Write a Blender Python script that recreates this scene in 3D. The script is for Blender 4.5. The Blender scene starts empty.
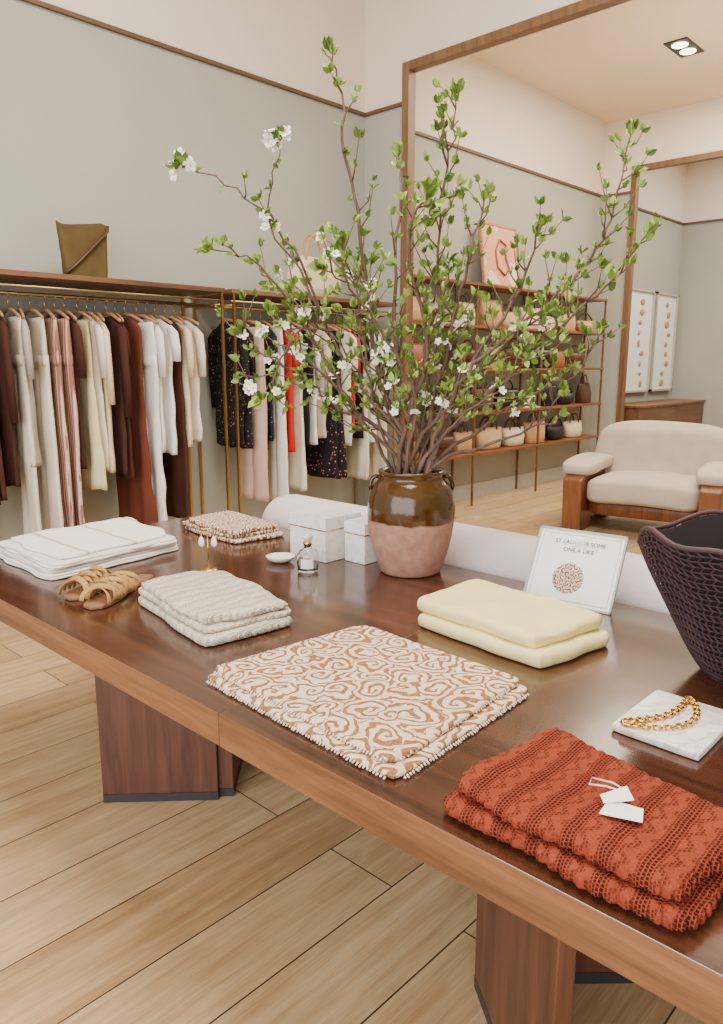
import bpy, math, random
from mathutils import Vector, Matrix, noise
random.seed(7)
COL=bpy.context.scene.collection
def C(r,g,b):
    f=lambda x:((x/255)/12.92 if x/255<=.04045 else ((x/255+.055)/1.055)**2.4)
    return (f(r),f(g),f(b),1)
# ------------------------------------------------------------ materials
class G:
    def __init__(s,name,rough=.6,metal=0,spec=None):
        s.m=bpy.data.materials.new(name); s.m.use_nodes=True; s.nt=s.m.node_tree
        s.b=s.nt.nodes["Principled BSDF"]; s.b.inputs["Roughness"].default_value=rough; s.b.inputs["Metallic"].default_value=metal
        if spec is not None: s.b.inputs["Specular IOR Level"].default_value=spec
    def n(s,t,props=None,**inp):
        nd=s.nt.nodes.new(t)
        for k,v in (props or {}).items(): setattr(nd,k,v)
        for k,v in inp.items():
            key=int(k[1:]) if k[0]=='i' and k[1:].isdigit() else k.replace('_',' ')
            s.set(nd.inputs[key],v)
        return nd
    def set(s,sock,v):
        if isinstance(v,bpy.types.NodeSocket): s.nt.links.new(v,sock)
        else: sock.default_value=v
    def math(s,op,a,b=0.0,c=None):
        nd=s.n('ShaderNodeMath',{'operation':op},i0=a,i1=b)
        if c is not None: s.set(nd.inputs[2],c)
        return nd.outputs[0]
    def mix(s,f,a,b):
        nd=s.nt.nodes.new('ShaderNodeMix'); nd.data_type='RGBA'
        s.set(nd.inputs[0],f); s.set(nd.inputs[6],a); s.set(nd.inputs[7],b); return nd.outputs[2]
    def co(s): return s.n('ShaderNodeTexCoord').outputs['Object']
    def mapp(s,v,scale,rot=(0,0,0)):
        return s.n('ShaderNodeMapping',Vector=v,Scale=scale,Rotation=rot).outputs[0]
    def noise(s,v,scale,detail=4,dist=0):
        return s.n('ShaderNodeTexNoise',Vector=v,Scale=scale,Detail=detail,Distortion=dist).outputs[0]
    def color(s,v): s.set(s.b.inputs["Base Color"],v)
    def bump(s,h,st=.3,d=.01):
        nd=s.n('ShaderNodeBump',Strength=st,Distance=d,Height=h); s.nt.links.new(nd.outputs[0],s.b.inputs["Normal"])
    def step(s,v,t,w=.05):
        return s.n('ShaderNodeMapRange',i0=v,i1=t-w,i2=t+w).outputs[0]
def plain(name,c,rough=.6,metal=0,spec=None,var=.06):
    g=G(name,rough,metal,spec); v=g.co(); n=g.noise(v,14,3)
    d=tuple(max(0,x*(1-var*3)) for x in c[:3])+(1,)
    g.color(g.mix(n,d,tuple(min(1,x*(1+var)) for x in c[:3])+(1,))); return g.m
def fabric(name,c,c2=None,scale=300,bump=.25,spec=.15):
    g=G(name,.92,0,spec); v=g.co(); n=g.noise(v,scale,2); n2=g.noise(v,9,3)
    c2=c2 or tuple(x*.78 for x in c[:3])+(1,)
    g.color(g.mix(n2,c2,c)); g.bump(n,bump,.004); return g.m
def wood(name,c1,c2,axis=0,scale=6,rough=.4,bump=.1,coat=0):
    g=G(name,rough); v=g.co(); sc=[scale]*3; sc[axis]=scale*.07
    mv=g.mapp(v,tuple(sc)); n=g.noise(mv,3.0,8,.8); n2=g.noise(mv,22,5)
    f=g.math('ADD',g.math('MULTIPLY',n,.7),g.math('MULTIPLY',n2,.3)); f=g.step(f,.5,.14)
    g.color(g.mix(f,c1,c2)); g.bump(n2,bump,.002)
    if coat: g.b.inputs["Coat Weight"].default_value=coat; g.b.inputs["Coat Roughness"].default_value=.1
    return g.m
def lace(name,c,dark,k,bandp,rough=.95,rot=0.0,depth=.6,bw=.35,th=.62):
    g=G(name,rough,0,.1); v=g.co(); mv=g.mapp(v,(1,1,1),(0,0,rot))
    s=g.n('ShaderNodeSeparateXYZ',i0=mv); w=2*math.pi/k
    x=s.outputs[0]; y=g.math('ADD',s.outputs[1],s.outputs[2])
    a=g.math('MULTIPLY',g.math('SINE',g.math('MULTIPLY',x,w)),g.math('SINE',g.math('MULTIPLY',y,w)))
    b=g.math('SINE',g.math('MULTIPLY',x,2*math.pi/bandp))
    b2=g.math('SINE',g.math('MULTIPLY',y,2*math.pi/(bandp*2.3)))
    h=g.math('ADD',a,g.math('ADD',g.math('MULTIPLY',b,bw),g.math('MULTIPLY',b2,.2)))
    n=g.noise(v,260,2); n2=g.noise(v,10,3)
    f=g.math('MULTIPLY',g.step(h,th,.2),depth)
    base=g.mix(n2,tuple(q*.8 for q in c[:3])+(1,),c)
    g.color(g.mix(f,base,dark)); g.bump(g.math('SUBTRACT',n,g.math('MULTIPLY',h,.8)),.5,.003); return g.m
def crochet(name,c,dark,bw_,rh,mort,band,rot=0.0,depth=.85):
    # yarn grid with open holes in bands
    g=G(name,.95,0,.08); v=g.co(); s0=g.n('ShaderNodeSeparateXYZ',i0=g.mapp(v,(1,1,1),(0,0,rot)))
    wob=g.math('MULTIPLY',g.math('SUBTRACT',g.noise(v,30,2),.5),.006)
    x=g.math('ADD',s0.outputs[0],wob); y=g.math('ADD',g.math('ADD',s0.outputs[1],s0.outputs[2]),wob)
    cv=g.n('ShaderNodeCombineXYZ',i0=y,i1=x).outputs[0]
    br=g.n('ShaderNodeTexBrick',{'offset':.5,'offset_frequency':2},Vector=cv,Color1=(1,1,1,1),Color2=(1,1,1,1),Mortar=(0,0,0,1),Scale=1.0)
    br.inputs['Mortar Size'].default_value=mort; br.inputs['Mortar Smooth'].default_value=.7; br.inputs['Brick Width'].default_value=bw_; br.inputs['Row Height'].default_value=rh
    hole=g.math('SUBTRACT',1.0,br.outputs[1])
    sx=g.math('SINE',g.math('MULTIPLY',x,2*math.pi/band))
    zig=g.math('SINE',g.math('ADD',g.math('MULTIPLY',x,2*math.pi/(band*.5)),g.math('MULTIPLY',g.math('SINE',g.math('MULTIPLY',y,2*math.pi/.045)),1.6)))
    mk=g.math('MAXIMUM',g.step(sx,.35,.15),g.math('MULTIPLY',g.step(zig,.45,.2),.6))
    n=g.noise(v,240,3); n2=g.noise(v,11,3)
    f=g.math('MULTIPLY',g.math('MULTIPLY',hole,mk),depth)
    fine=g.n('ShaderNodeTexVoronoi',Vector=v,Scale=210.0).outputs['Distance']
    base=g.mix(n2,tuple(q*.75 for q in c[:3])+(1,),c); base=g.mix(g.math('MULTIPLY',g.step(fine,.45,.25),.35),base,tuple(q*.55 for q in c[:3])+(1,))
    g.color(g.mix(f,base,dark)); g.bump(g.math('SUBTRACT',g.math('ADD',n,g.math('MULTIPLY',fine,.8)),g.math('MULTIPLY',f,2.2)),.8,.003); return g.m
def scroll(name,base,line,scale,turns,th=.15,line2=None,thr=.3,warp=.7,wf=.9):
    g=G(name,.9,0,.15); v=g.co()
    nz=g.n('ShaderNodeTexNoise',Vector=v,Scale=scale*wf,Detail=2).outputs[1]
    off=g.n('ShaderNodeVectorMath',{'operation':'SCALE'},i0=nz); off.inputs['Scale'].default_value=warp/scale
    vv=g.n('ShaderNodeVectorMath',{'operation':'ADD'},i0=v,i1=off.outputs[0]).outputs[0]
    sc=g.mapp(vv,(scale,scale,scale*.3))
    vo=g.n('ShaderNodeTexVoronoi',{'voronoi_dimensions':'2D'},Vector=sc,Scale=1.0,Randomness=.9)
    d=g.n('ShaderNodeVectorMath',{'operation':'SUBTRACT'},i0=sc,i1=vo.outputs['Position'])
    s=g.n('ShaderNodeSeparateXYZ',i0=d.outputs[0])
    sp=g.n('ShaderNodeSeparateXYZ',i0=vo.outputs['Color'])
    sg=g.math('SUBTRACT',g.math('MULTIPLY',g.math('GREATER_THAN',sp.outputs[0],.5),2.0),1.0)
    ang=g.math('MULTIPLY',g.math('ARCTAN2',s.outputs[1],s.outputs[0]),sg)
    spv=g.math('SINE',g.math('ADD',ang,g.math('MULTIPLY',vo.outputs['Distance'],turns)))
    m=g.step(spv,thr,th)
    n=g.noise(v,420,2)
    dots=g.n('ShaderNodeTexVoronoi',Vector=v,Scale=190.0).outputs['Distance']
    base2=g.mix(g.noise(v,8,2),base,tuple(q*.86 for q in base[:3])+(1,))
    g.color(g.mix(m,base2,g.mix(g.step(dots,.5,.25),line,line2 or tuple(q*.55 for q in line[:3])+(1,))))
    g.bump(g.math('ADD',n,g.math('MULTIPLY',m,3.0)),.6,.003); return g.m
def dots(name,base,dot,scale=45,r=.28):
    g=G(name,.85,0,.2); v=g.co(); vo=g.n('ShaderNodeTexVoronoi',Vector=v,Scale=float(scale))
    m=g.step(vo.outputs['Distance'],r,.04)
    g.color(g.mix(m,dot,base)); return g.m
def marble(name,a,b2):
    g=G(name,.3); v=g.co(); n=g.noise(v,9,6,2.5); m=g.step(g.math('ABSOLUTE',g.math('SUBTRACT',n,.5)),.03,.03)
    g.color(g.mix(m,a,b2)); return g.m
def metal(name,c,rough=.25):
    g=G(name,rough,1); n=g.noise(g.co(),40,2); g.color(g.mix(n,c,tuple(q*.8 for q in c[:3])+(1,))); return g.m
def emit(name,c,st):
    g=G(name); g.set(g.b.inputs["Emission Color"],c); g.set(g.b.inputs["Emission Strength"],st); g.color(c); return g.m

M={}
def wallmat():
    g=G("wall_paint",.9,0,.2); geo=g.n('ShaderNodeNewGeometry'); s=g.n('ShaderNodeSeparateXYZ',i0=geo.outputs['Position'])
    z=s.outputs[2]; n=g.noise(geo.outputs['Position'],2.2,4)
    low=g.mix(n,C(163,163,152),C(172,172,161)); up=g.mix(n,C(222,211,195),C(229,219,204))
    g.color(g.mix(g.step(z,3.55,.002),low,up)); return g.m
M['wall']=wallmat()
M['ceil']=plain("ceiling_plaster",C(232,208,176),.9,var=.02)
def floormat():
    g=G("oak_floor",.38); geo=g.n('ShaderNodeNewGeometry'); s=g.n('ShaderNodeSeparateXYZ',i0=geo.outputs['Position'])
    v=g.n('ShaderNodeCombineXYZ',i0=s.outputs[1],i1=s.outputs[0]).outputs[0]
    br=g.n('ShaderNodeTexBrick',{'offset':.37,'offset_frequency':2},Vector=v,Color1=(0,0,0,1),Color2=(1,1,1,1),Mortar=(0,0,0,1),Scale=1.0)
    br.inputs['Mortar Size'].default_value=.0026; br.inputs['Mortar Smooth'].default_value=.3; br.inputs['Brick Width'].default_value=2.3; br.inputs['Row Height'].default_value=.25
    nv=g.n('ShaderNodeVectorMath',{'operation':'ADD'},i0=v,i1=br.outputs[0]).outputs[0]
    n=g.noise(g.mapp(nv,(.7,16,1)),2.2,12,1.0); n3=g.noise(g.mapp(nv,(1.5,5,1)),2.0,6,1.2); n4=g.noise(g.mapp(nv,(5,110,1)),2.0,6,.2)
    f=g.step(g.math('ADD',g.math('ADD',g.math('MULTIPLY',n,.4),g.math('MULTIPLY',n3,.3)),g.math('MULTIPLY',n4,.3)),.5,.13)
    a=g.mix(f,C(150,118,80),C(192,161,118)); b=g.mix(f,C(168,136,96),C(206,178,136))
    col=g.mix(br.outputs[0],a,b)
    kv=g.n('ShaderNodeTexVoronoi',Vector=g.mapp(v,(1.1,3.4,1)),Scale=1.0); kn=g.step(g.math('ADD',kv.outputs['Distance'],g.math('MULTIPLY',n3,.08)),.085,.03)
    col=g.mix(kn,C(104,74,46),col)
    g.color(g.mix(br.outputs[1],col,C(58,40,26))); g.bump(g.math('SUBTRACT',n,g.math('MULTIPLY',br.outputs[1],3.0)),.25,.003); return g.m
M['floor']=floormat()
M['trimwood']=wood("trim_oak",C(98,70,46),C(126,94,62),2,5,.45)
M['railtrim']=plain("picture_rail_wood",C(100,74,52),.5)
M['base']=plain("baseboard_paint",C(186,182,168),.6)
M['tabletop']=wood("walnut_top",C(48,27,18),C(84,50,33),0,5,.19,.05,.35)
M['tableedge']=wood("walnut_edge",C(88,54,32),C(136,90,58),0,6,.35,.1,.1)
M['leg']=wood("walnut_leg",C(64,37,30),C(98,61,47),2,5,.35)
M['plinth']=plain("leg_plinth",C(46,44,50),.5)
M['brass']=metal("brass",C(200,165,100),.3)
M['gold']=metal("gold",C(235,190,100),.2)
M['shelfwood']=wood("shelf_walnut",C(84,56,38),C(120,84,58),1,6,.45)
M['bagshelf']=wood("shelf_reddish",C(104,60,36),C(140,86,52),1,6,.45)
M['hang']=wood("hanger_wood",C(150,108,76),C(186,142,104),0,8,.45)
M['sofa']=fabric("pale_boucle",C(214,206,204),scale=120)
M['chairfab']=fabric("greige_leather",C(204,192,178),C(180,168,154),scale=60)
M['chairwood']=wood("armchair_wood",C(98,56,32),C(136,84,50),2,6,.35)
# ------------------------------------------------------------ mesh builder
class MB:
    def __init__(s): s.v=[]; s.f=[]; s.m=[]; s.cur=0
    def add(s,vs,fs):
        o=len(s.v); s.v+= [tuple(p) for p in vs]
        for f in fs: s.f.append(tuple(i+o for i in f)); s.m.append(s.cur)
    def box(s,x0,x1,y0,y1,z0,z1):
        s.add([(x0,y0,z0),(x1,y0,z0),(x1,y1,z0),(x0,y1,z0),(x0,y0,z1),(x1,y0,z1),(x1,y1,z1),(x0,y1,z1)],
              [(0,3,2,1),(4,5,6,7),(0,1,5,4),(1,2,6,5),(2,3,7,6),(3,0,4,7)])
    def prism(s,poly,z0,z1):
        n=len(poly); s.add([(x,y,z0) for x,y in poly]+[(x,y,z1) for x,y in poly],
          [tuple(range(n))[::-1],tuple(range(n,2*n))]+[(i,(i+1)%n,n+(i+1)%n,n+i) for i in range(n)])
    def tube(s,pts,rad,n=8,flat=1.0,closed=False):
        pts=[Vector(p) for p in pts]; k=len(pts)
        if not isinstance(rad,(list,tuple)): rad=[rad]*k
        vs=[]; up=None
        for i,p in enumerate(pts):
            if closed: t=(pts[(i+1)%k]-pts[i-1])
            else: t=(pts[min(i+1,k-1)]-pts[max(i-1,0)])
            t=t.normalized() if t.length>1e-9 else Vector((0,0,1))
            if up is None: up=t.orthogonal().normalized() if abs(t.y)>.9 else (Vector((0,1,0))-t*t.y).normalized()
            else:
                up=(up-t*up.dot(t)); up=up.normalized() if up.length>1e-6 else t.orthogonal().normalized()
            sd=t.cross(up)
            for j in range(n):
                a=2*math.pi*j/n; vs.append(p+sd*(math.cos(a)*rad[i])+up*(math.sin(a)*rad[i]*flat))
        fs=[]
        for i in range(k if closed else k-1):
            for j in range(n):
                a=i*n+j; b=i*n+(j+1)%n; c=((i+1)%k)*n+(j+1)%n; d=((i+1)%k)*n+j; fs.append((a,b,c,d))
        if not closed: fs+= [tuple(range(n))[::-1],tuple(range((k-1)*n,k*n))]
        s.add(vs,fs)
    def lathe(s,prof,n=40,c=(0,0,0),sx=1,sy=1,fn=None,caps=(True,True)):
        vs=[]
        for i,(r,z) in enumerate(prof):
            for j in range(n):
                a=2*math.pi*j/n; rr=r if fn is None else fn(r,z,a,i)
                vs.append((c[0]+rr*sx*math.cos(a),c[1]+rr*sy*math.sin(a),c[2]+z))
        fs=[(i*n+j,i*n+(j+1)%n,(i+1)*n+(j+1)%n,(i+1)*n+j) for i in range(len(prof)-1) for j in range(n)]
        if caps[0]: fs.append(tuple(range(n))[::-1])
        if caps[1]: fs.append(tuple(range((len(prof)-1)*n,len(prof)*n)))
        s.add(vs,fs)
    def ell(s,c,rx,ry,rz,e=1.0,n=20,m=12,rot=0.0,fn=None):
        sg=lambda x:math.copysign(abs(x)**e,x); vs=[]
        cr,sr=math.cos(rot),math.sin(rot)
        for i in range(m+1):
            ph=-math.pi/2+math.pi*i/m
            for j in range(n):
                a=2*math.pi*j/n; x=rx*sg(math.cos(ph))*sg(math.cos(a)); y=ry*sg(math.cos(ph))*sg(math.sin(a)); z=rz*sg(math.sin(ph))
                if fn: x,y,z=fn(x,y,z)
                vs.append((c[0]+x*cr-y*sr,c[1]+x*sr+y*cr,c[2]+z))
        s.add(vs,[(i*n+j,i*n+(j+1)%n,(i+1)*n+(j+1)%n,(i+1)*n+j) for i in range(m) for j in range(n)])
    def slab(s,cs,z0,t,n=26,wr=.003,disp=None,wob=.004,seed=0,edge=None,rr=1.0,rc=.035,hfn=None):
        c=[Vector((p[0],p[1])) for p in cs]; L1=((c[1]-c[0]).length+(c[2]-c[3]).length)/2; L2=((c[3]-c[0]).length+(c[2]-c[1]).length)/2
        r=t/2*rr
        def smp(L):
            e=[0,.04*r,.16*r,.4*r,.75*r,1.1*r]; k=[e[-1]+(L-2*e[-1])*i/n for i in range(1,n)]
            return e+k+[L-x for x in e[::-1]]
        U=smp(L1); V=smp(L2); nu=len(U); nv=len(V); bot={}; vs=[]; ctr=(c[0]+c[1]+c[2]+c[3])/4
        for j,v in enumerate(V):
            for i,u in enumerate(U):
                a,b=u/L1,v/L2; eu=min(u,L1-u); ev=min(v,L2-v); e=min(eu,ev); q=min(e/r,1); hf=math.sqrt(max(0,1-(1-q)**2))
                p=(c[0]*(1-a)+c[1]*a)*(1-b)+(c[3]*(1-a)+c[2]*a)*b
                k=max(0,1-eu/rc)*max(0,1-ev/rc)*rc*.35
                if k>0: p=p+(ctr-p).normalized()*k
                near=max(0,1-e/.05); nz=noise.noise(Vector((p.x*9,p.y*9,seed*7.3)))
                if (p-ctr).length>1e-5: p=p+(p-ctr).normalized()*(nz*wob*2+ (edge(u,v,L1,L2)*near if edge else 0))*near
                w=(noise.noise(Vector((p.x*7,p.y*7,seed+3.1)))+.5*noise.noise(Vector((p.x*19,p.y*19,seed+8.1))))*wr
                d=disp(u,v)*hf if disp else 0
                if hfn: d+=hfn(a,b)*hf
                vs.append((p.x,p.y,z0+t/2+t/2*hf+w*hf+d))
        for j in range(nv):
            for i in range(nu):
                k=j*nu+i
                if i in(0,nu-1) or j in(0,nv-1): bot[k]=k
                else:
                    x,y,z=vs[k]; e=min(min(U[i],L1-U[i]),min(V[j],L2-V[j])); q=min(e/r,1); hf=math.sqrt(max(0,1-(1-q)**2))
                    bot[k]=len(vs); vs.append((x,y,z0+t/2-t/2*hf))
        fs=[]
        for j in range(nv-1):
            for i in range(nu-1):
                a=j*nu+i; q=(a,a+1,a+nu+1,a+nu); fs.append(q); fs.append(tuple(bot[x] for x in q[::-1]))
        s.add(vs,fs)
    def make(s,name,mats,loc=(0,0,0),parent=None,smooth=True,bevel=0,seg=3,rz=0,rx=0,ry=0):
        me=bpy.data.meshes.new(name)
        me.from_pydata(s.v,[],s.f); me.update()
        mats=mats if isinstance(mats,list) else [mats]
        for m in mats: me.materials.append(m)
        me.polygons.foreach_set('material_index',s.m)
        if smooth: me.polygons.foreach_set('use_smooth',[True]*len(me.polygons))
        o=bpy.data.objects.new(name,me); COL.objects.link(o); o.location=loc; o.rotation_euler=(rx,ry,rz)
        if parent: o.parent=parent
        if bevel:
            b=o.modifiers.new("b",'BEVEL'); b.width=bevel; b.segments=seg; b.limit_method='ANGLE'
        return o
def empty(name,loc,rz=0):
    o=bpy.data.objects.new(name,None); COL.objects.link(o); o.location=loc; o.rotation_euler=(0,0,rz); o.empty_display_size=.05; return o
def tag(o,label,cat,group=None):
    o["label"]=label; o["category"]=cat
    if group: o["group"]=group
    return o
def struct(o): o["kind"]="structure"; return o
def lbox(name,x0,x1,y0,y1,z0,z1,mat,parent,bevel=0,**k):
    b=MB(); b.box(x0,x1,y0,y1,z0,z1); return b.make(name,mat,(0,0,0),parent,smooth=False,bevel=bevel,**k)
# ------------------------------------------------------------ room shell
def multi(name,boxes,mat):
    b=MB()
    for q in boxes: b.box(*q)
    return struct(b.make(name,mat,smooth=False))
multi("floor",[(-5,4,-3.2,12.4,-.1,0)],M['floor'])
multi("wall_left",[(-5,-4.8,-3.2,12.44,0,4.9)],M['wall'])
multi("wall_right",[(3.6,3.8,-3.2,12.44,0,4.9)],M['wall'])
multi("wall_back",[(-4.8,-4.3,5.12,5.17,0,4.9),(-4.3,-.5,5.12,5.17,3.82,4.9),(-.5,3.6,5.12,5.17,0,4.9)],M['wall'])
multi("wall_far",[(-4.8,-4.37,9.56,9.61,0,4.9),(-4.37,-1.2,9.56,9.61,3.82,4.9),(-1.2,3.6,9.56,9.61,0,4.9)],M['wall'])
multi("wall_end",[(-4.8,3.6,12.24,12.44,0,4.9)],M['wall'])
multi("ceiling",[(-5,3.8,-3.2,5.17,4.9,5.0),(-4.8,3.6,5.17,9.56,4.42,4.5),(-4.8,3.6,9.61,12.24,4.42,4.5)],M['ceil'])
multi("trim_1",[(-4.36,-4.29,5.09,5.18,0,3.785),(-4.36,-.44,5.09,5.18,3.785,3.85),(-.51,-.44,5.09,5.18,0,3.785)],M['trimwood'])
multi("trim_2",[(-4.42,-4.35,9.53,9.62,0,3.785),(-4.42,-1.14,9.53,9.62,3.785,3.85),(-1.21,-1.14,9.53,9.62,0,3.785)],M['trimwood'])
multi("trim_3",[(-4.8,-4.775,-3,5.12,3.54,3.566),(-4.775,-4.36,5.095,5.12,3.54,3.566)],M['railtrim'])
multi("trim_4",[(-4.8,-4.775,5.17,9.56,3.54,3.566),(-4.775,-4.42,9.535,9.56,3.54,3.566)],M['railtrim'])
multi("trim_5",[(-4.8,-4.775,9.61,12.24,3.54,3.566),(-4.775,3.6,12.215,12.24,3.54,3.566)],M['railtrim'])
multi("baseboard_left",[(-4.8,-4.78,-3,5.12,0,.16),(-4.8,-4.78,5.17,9.56,0,.16)],M['base'])
multi("baseboard_far",[(-4.78,-4.42,9.54,9.56,0,.16)],M['base'])
# ------------------------------------------------------------ tables
def table(x0,x1,legpanels,label):
    y0,y1=.862,2.15; e=empty("display_table",((x0+x1)/2,(y0+y1)/2,0)); ox,oy=(x0+x1)/2,(y0+y1)/2
    b=MB(); b.box(x0-ox,x1-ox,y0-oy,y1-oy,.674,.75)
    b.m=[1,0,1,1,1,1]
    b.make("tabletop",[M['tabletop'],M['tableedge']],(0,0,0),e,smooth=False,bevel=.0022)
    for (ax,ay,bx,by,t) in legpanels:
        d=Vector((bx-ax,by-ay)).normalized(); nrm=Vector((-d.y,d.x))*t
        poly=[(ax-ox,ay-oy),(bx-ox,by-oy),(bx+nrm.x-ox,by+nrm.y-oy),(ax+nrm.x-ox,ay+nrm.y-oy)]
        if t<0: poly=poly[::-1]
        p=MB(); p.prism(poly,0.03,.674); lg=p.make("leg",M['leg'],(0,0,0),e,smooth=False,bevel=.003)
        q=MB(); q.prism(poly,0,.03); q.make("foot",M['plinth'],(0,0,0),lg,smooth=False)
    tag(e,label,"table"); return e
t1=table(-3.03,-1.231,[(-2.24,1.09,-1.97,1.37,.1),(-1.95,1.42,-2.24,1.71,.1)],"dark walnut display table on angled panel legs with white cloths")
t2=table(-1.229,.52,[(-.524,1.04,-.876,1.32,-.035),(-.89,1.38,-.56,1.70,-.05)],"dark walnut display table holding rust crochet and dark tote bag")
lbox("hinge",0.205,0.225,-.115,-.1,.25,.6,M['brass'],t1)
# ------------------------------------------------------------ folded textiles
def folded(name,cs,z0,layers,t,mat,label,cat="folded garment",group=None,n=26,wr=.003,disp=None,wob=.005,edge=None,seed=0,shrink=.01,rr=1.0,hfn=None):
    cx=sum(p[0] for p in cs)/4; cy=sum(p[1] for p in cs)/4; b=MB(); rnd=random.Random(seed)
    for i in range(layers):
        k=1-shrink*i*rnd.uniform(.3,1.6); dx,dy=rnd.uniform(-.005,.005),rnd.uniform(-.005,.005)
        c2=[((p[0]-cx)*k+dx,(p[1]-cy)*k+dy) for p in cs]
        b.slab(c2,i*t*.93,t,n=n,wr=wr,disp=disp,wob=wob,seed=seed+i,edge=edge,rr=rr,hfn=hfn)
    o=b.make(name,mat,(cx,cy,z0)); return tag(o,label,cat,group)
Z=.7515
def sh(cs,dx,dy,k=1):
    cx=sum(p[0] for p in cs)/4; cy=sum(p[1] for p in cs)/4
    return [((p[0]-cx)*k+cx+dx,(p[1]-cy)*k+cy+dy) for p in cs]
M['white']=fabric("white_cotton",C(228,222,214),C(208,200,190),200)
cw=[(-2.97,1.06),(-2.44,1.05),(-2.50,1.60),(-2.99,1.66)]
for i in range(3):
    folded("folded_cloth",sh(cw,.008*(-1)**i,.006*i,1-.02*i),Z+i*.0165,2,.0083,M['white'],"white cotton cloth folded flat in a pile on dark table","folded cloth","white cloths piled on the table",seed=i,wr=.002,wob=.010)
def stripes():
    g=G("white_striped",.9,0,.15); v=g.co(); s=g.n('ShaderNodeSeparateXYZ',i0=v)
    a=g.step(g.math('SINE',g.math('MULTIPLY',s.outputs[1],2*math.pi/.2)),.965,.01); n=g.noise(v,300,2)
    g.color(g.mix(a,C(230,225,217),C(196,178,148))); g.bump(n,.2,.003); return g.m
folded("folded_cloth",sh(cw,-.01,.03,.88),Z+.050,1,.009,stripes(),"white cotton cloth with thin beige stripes on top of pile","folded cloth","white cloths piled on the table",seed=9,wr=.005,wob=.012)
M['cream']=crochet("cream_open_knit",C(226,216,197),C(148,132,106),.0085,.0062,.0026,.045,depth=.7)
ck=[(-2.02,1.12),(-1.55,1.05),(-1.50,1.33),(-1.98,1.42)]
def ke(u,v,a,b): return .0018*math.sin((u+v)*2*math.pi/.025)
folded("folded_sweater",ck,Z,1,.027,M['cream'],"cream openwork knit sweater folded beneath another","sweater","cream knits stacked on the table",n=50,edge=ke,seed=21,wob=.008)
folded("folded_sweater",sh(ck,-.015,.01,.96),Z+.0265,2,.020,M['cream'],"cream openwork knit sweater folded on top of stack","sweater","cream knits stacked on the table",n=50,edge=ke,seed=25,wob=.010,wr=.010,shrink=.08)
M['pat2']=scroll("brown_scroll_small",C(230,210,186),C(146,96,62),22,20,thr=.1,warp=1.1)
cp=[(-2.82,1.82),(-2.41,1.80),(-2.38,2.05),(-2.83,2.09)]
for i in range(3):
    folded("folded_cloth",sh(cp,.008*(-1)**i,0,1-.03*i),Z+i*.0165,1,.017,M['pat2'],"cream cloth with brown scroll pattern folded in small pile","folded cloth","brown patterned cloths in a small pile",seed=40+i,wob=.01)
M['pat']=scroll("rust_scroll_embroidery",C(228,206,182),C(166,116,76),13,22,thr=.30,warp=1.1,th=.2,wf=1.1)
cb=[(-1.39,.935),(-.775,.905),(-.80,1.40),(-1.335,1.42)]
o1=folded("folded_embroidered_cloth",cb,Z,1,.012,M['pat'],"cream cloth with rust scroll embroidery folded underneath","embroidered cloth","embroidered cloths at the table edge",seed=50,wob=.003,rr=1.2)
o2=folded("folded_embroidered_cloth",sh(cb,-.022,.018,.96),Z+.0115,1,.012,M['pat'],"cream cloth with rust scroll embroidery and beaded fringe on top","embroidered cloth","embroidered cloths at the table edge",seed=53,wob=.003,wr=.003,rr=1.2)
M['bead']=plain("cream_beads",C(224,208,188),.7)
def fringe(o,cs,z,step=.0085):
    cx=sum(p[0] for p in cs)/4; cy=sum(p[1] for p in cs)/4; b=MB()
    for a,c in ((0,1),(1,2),(3,0)):
        A=Vector(cs[a]); B=Vector(cs[c]); L=(B-A).length; k=int(L/step); out=Vector(((A+B)/2-Vector((cx,cy)))).normalized()
        for i in range(3,k-2):
            p=A+(B-A)*i/k-out*.001; q=p+out*random.uniform(.004,.008)+(B-A).normalized()*random.uniform(-.002,.002)
            b.tube([(p.x-o.location.x,p.y-o.location.y,z),(q.x-o.location.x,q.y-o.location.y,z-.002)],[.0026,.0018],5)
    f=b.make("beaded_fringe",M['bead'],(0,0,0),o); f["kind"]="stuff"; return f
fringe(o1,cb,.006); fringe(o2,sh(cb,-.022,.018,.96),.006)
M['yel']=fabric("pale_yellow_knit",C(234,218,158),C(222,204,140),260,.3)
cy_=[(-1.27,1.555),(-.845,1.515),(-.80,1.80),(-1.27,1.86)]
folded("folded_sweater",cy_,Z,1,.038,M['yel'],"pale yellow fine knit sweater folded beneath another","sweater","yellow sweaters on the table",seed=60,wob=.006,wr=.003,rr=.75)
folded("folded_sweater",sh(cy_,-.02,.012,.97),Z+.037,1,.042,M['yel'],"pale yellow fine knit sweater folded on top","sweater","yellow sweaters on the table",seed=64,wob=.008,wr=.008,rr=.8,hfn=lambda a,b:.007*math.exp(-((a-.35-.3*b)/.05)**2)-.006*a)
M['rust']=crochet("rust_crochet",C(148,68,48),C(56,22,16),.0078,.0056,.0021,.056,depth=.95)
cr=[(-.67,.895),(-.27,.88),(-.26,1.10),(-.64,1.20)]
def rd(u,v): return .0010*math.sin(u*2*math.pi/.028)
def re(u,v,a,b): return .008*abs(math.sin((u+v)*math.pi/.022))
folded("folded_crochet_top",cr,Z,1,.030,M['rust'],"rust orange crochet top folded beneath another","crochet top","rust crochet tops stacked on the table",n=90,disp=rd,edge=re,seed=70,wob=.008)
folded("folded_crochet_top",sh(cr,-.004,.016,.96),Z+.0295,1,.033,M['rust'],"rust orange crochet top with white tag on stack","crochet top","rust crochet tops stacked on the table",n=90,disp=rd,edge=re,seed=75,wob=.012,wr=.010,hfn=lambda a,b:-.010*(1-a)**2)
M['paper']=plain("white_paper",C(246,244,240),.7,var=.02)
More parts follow.
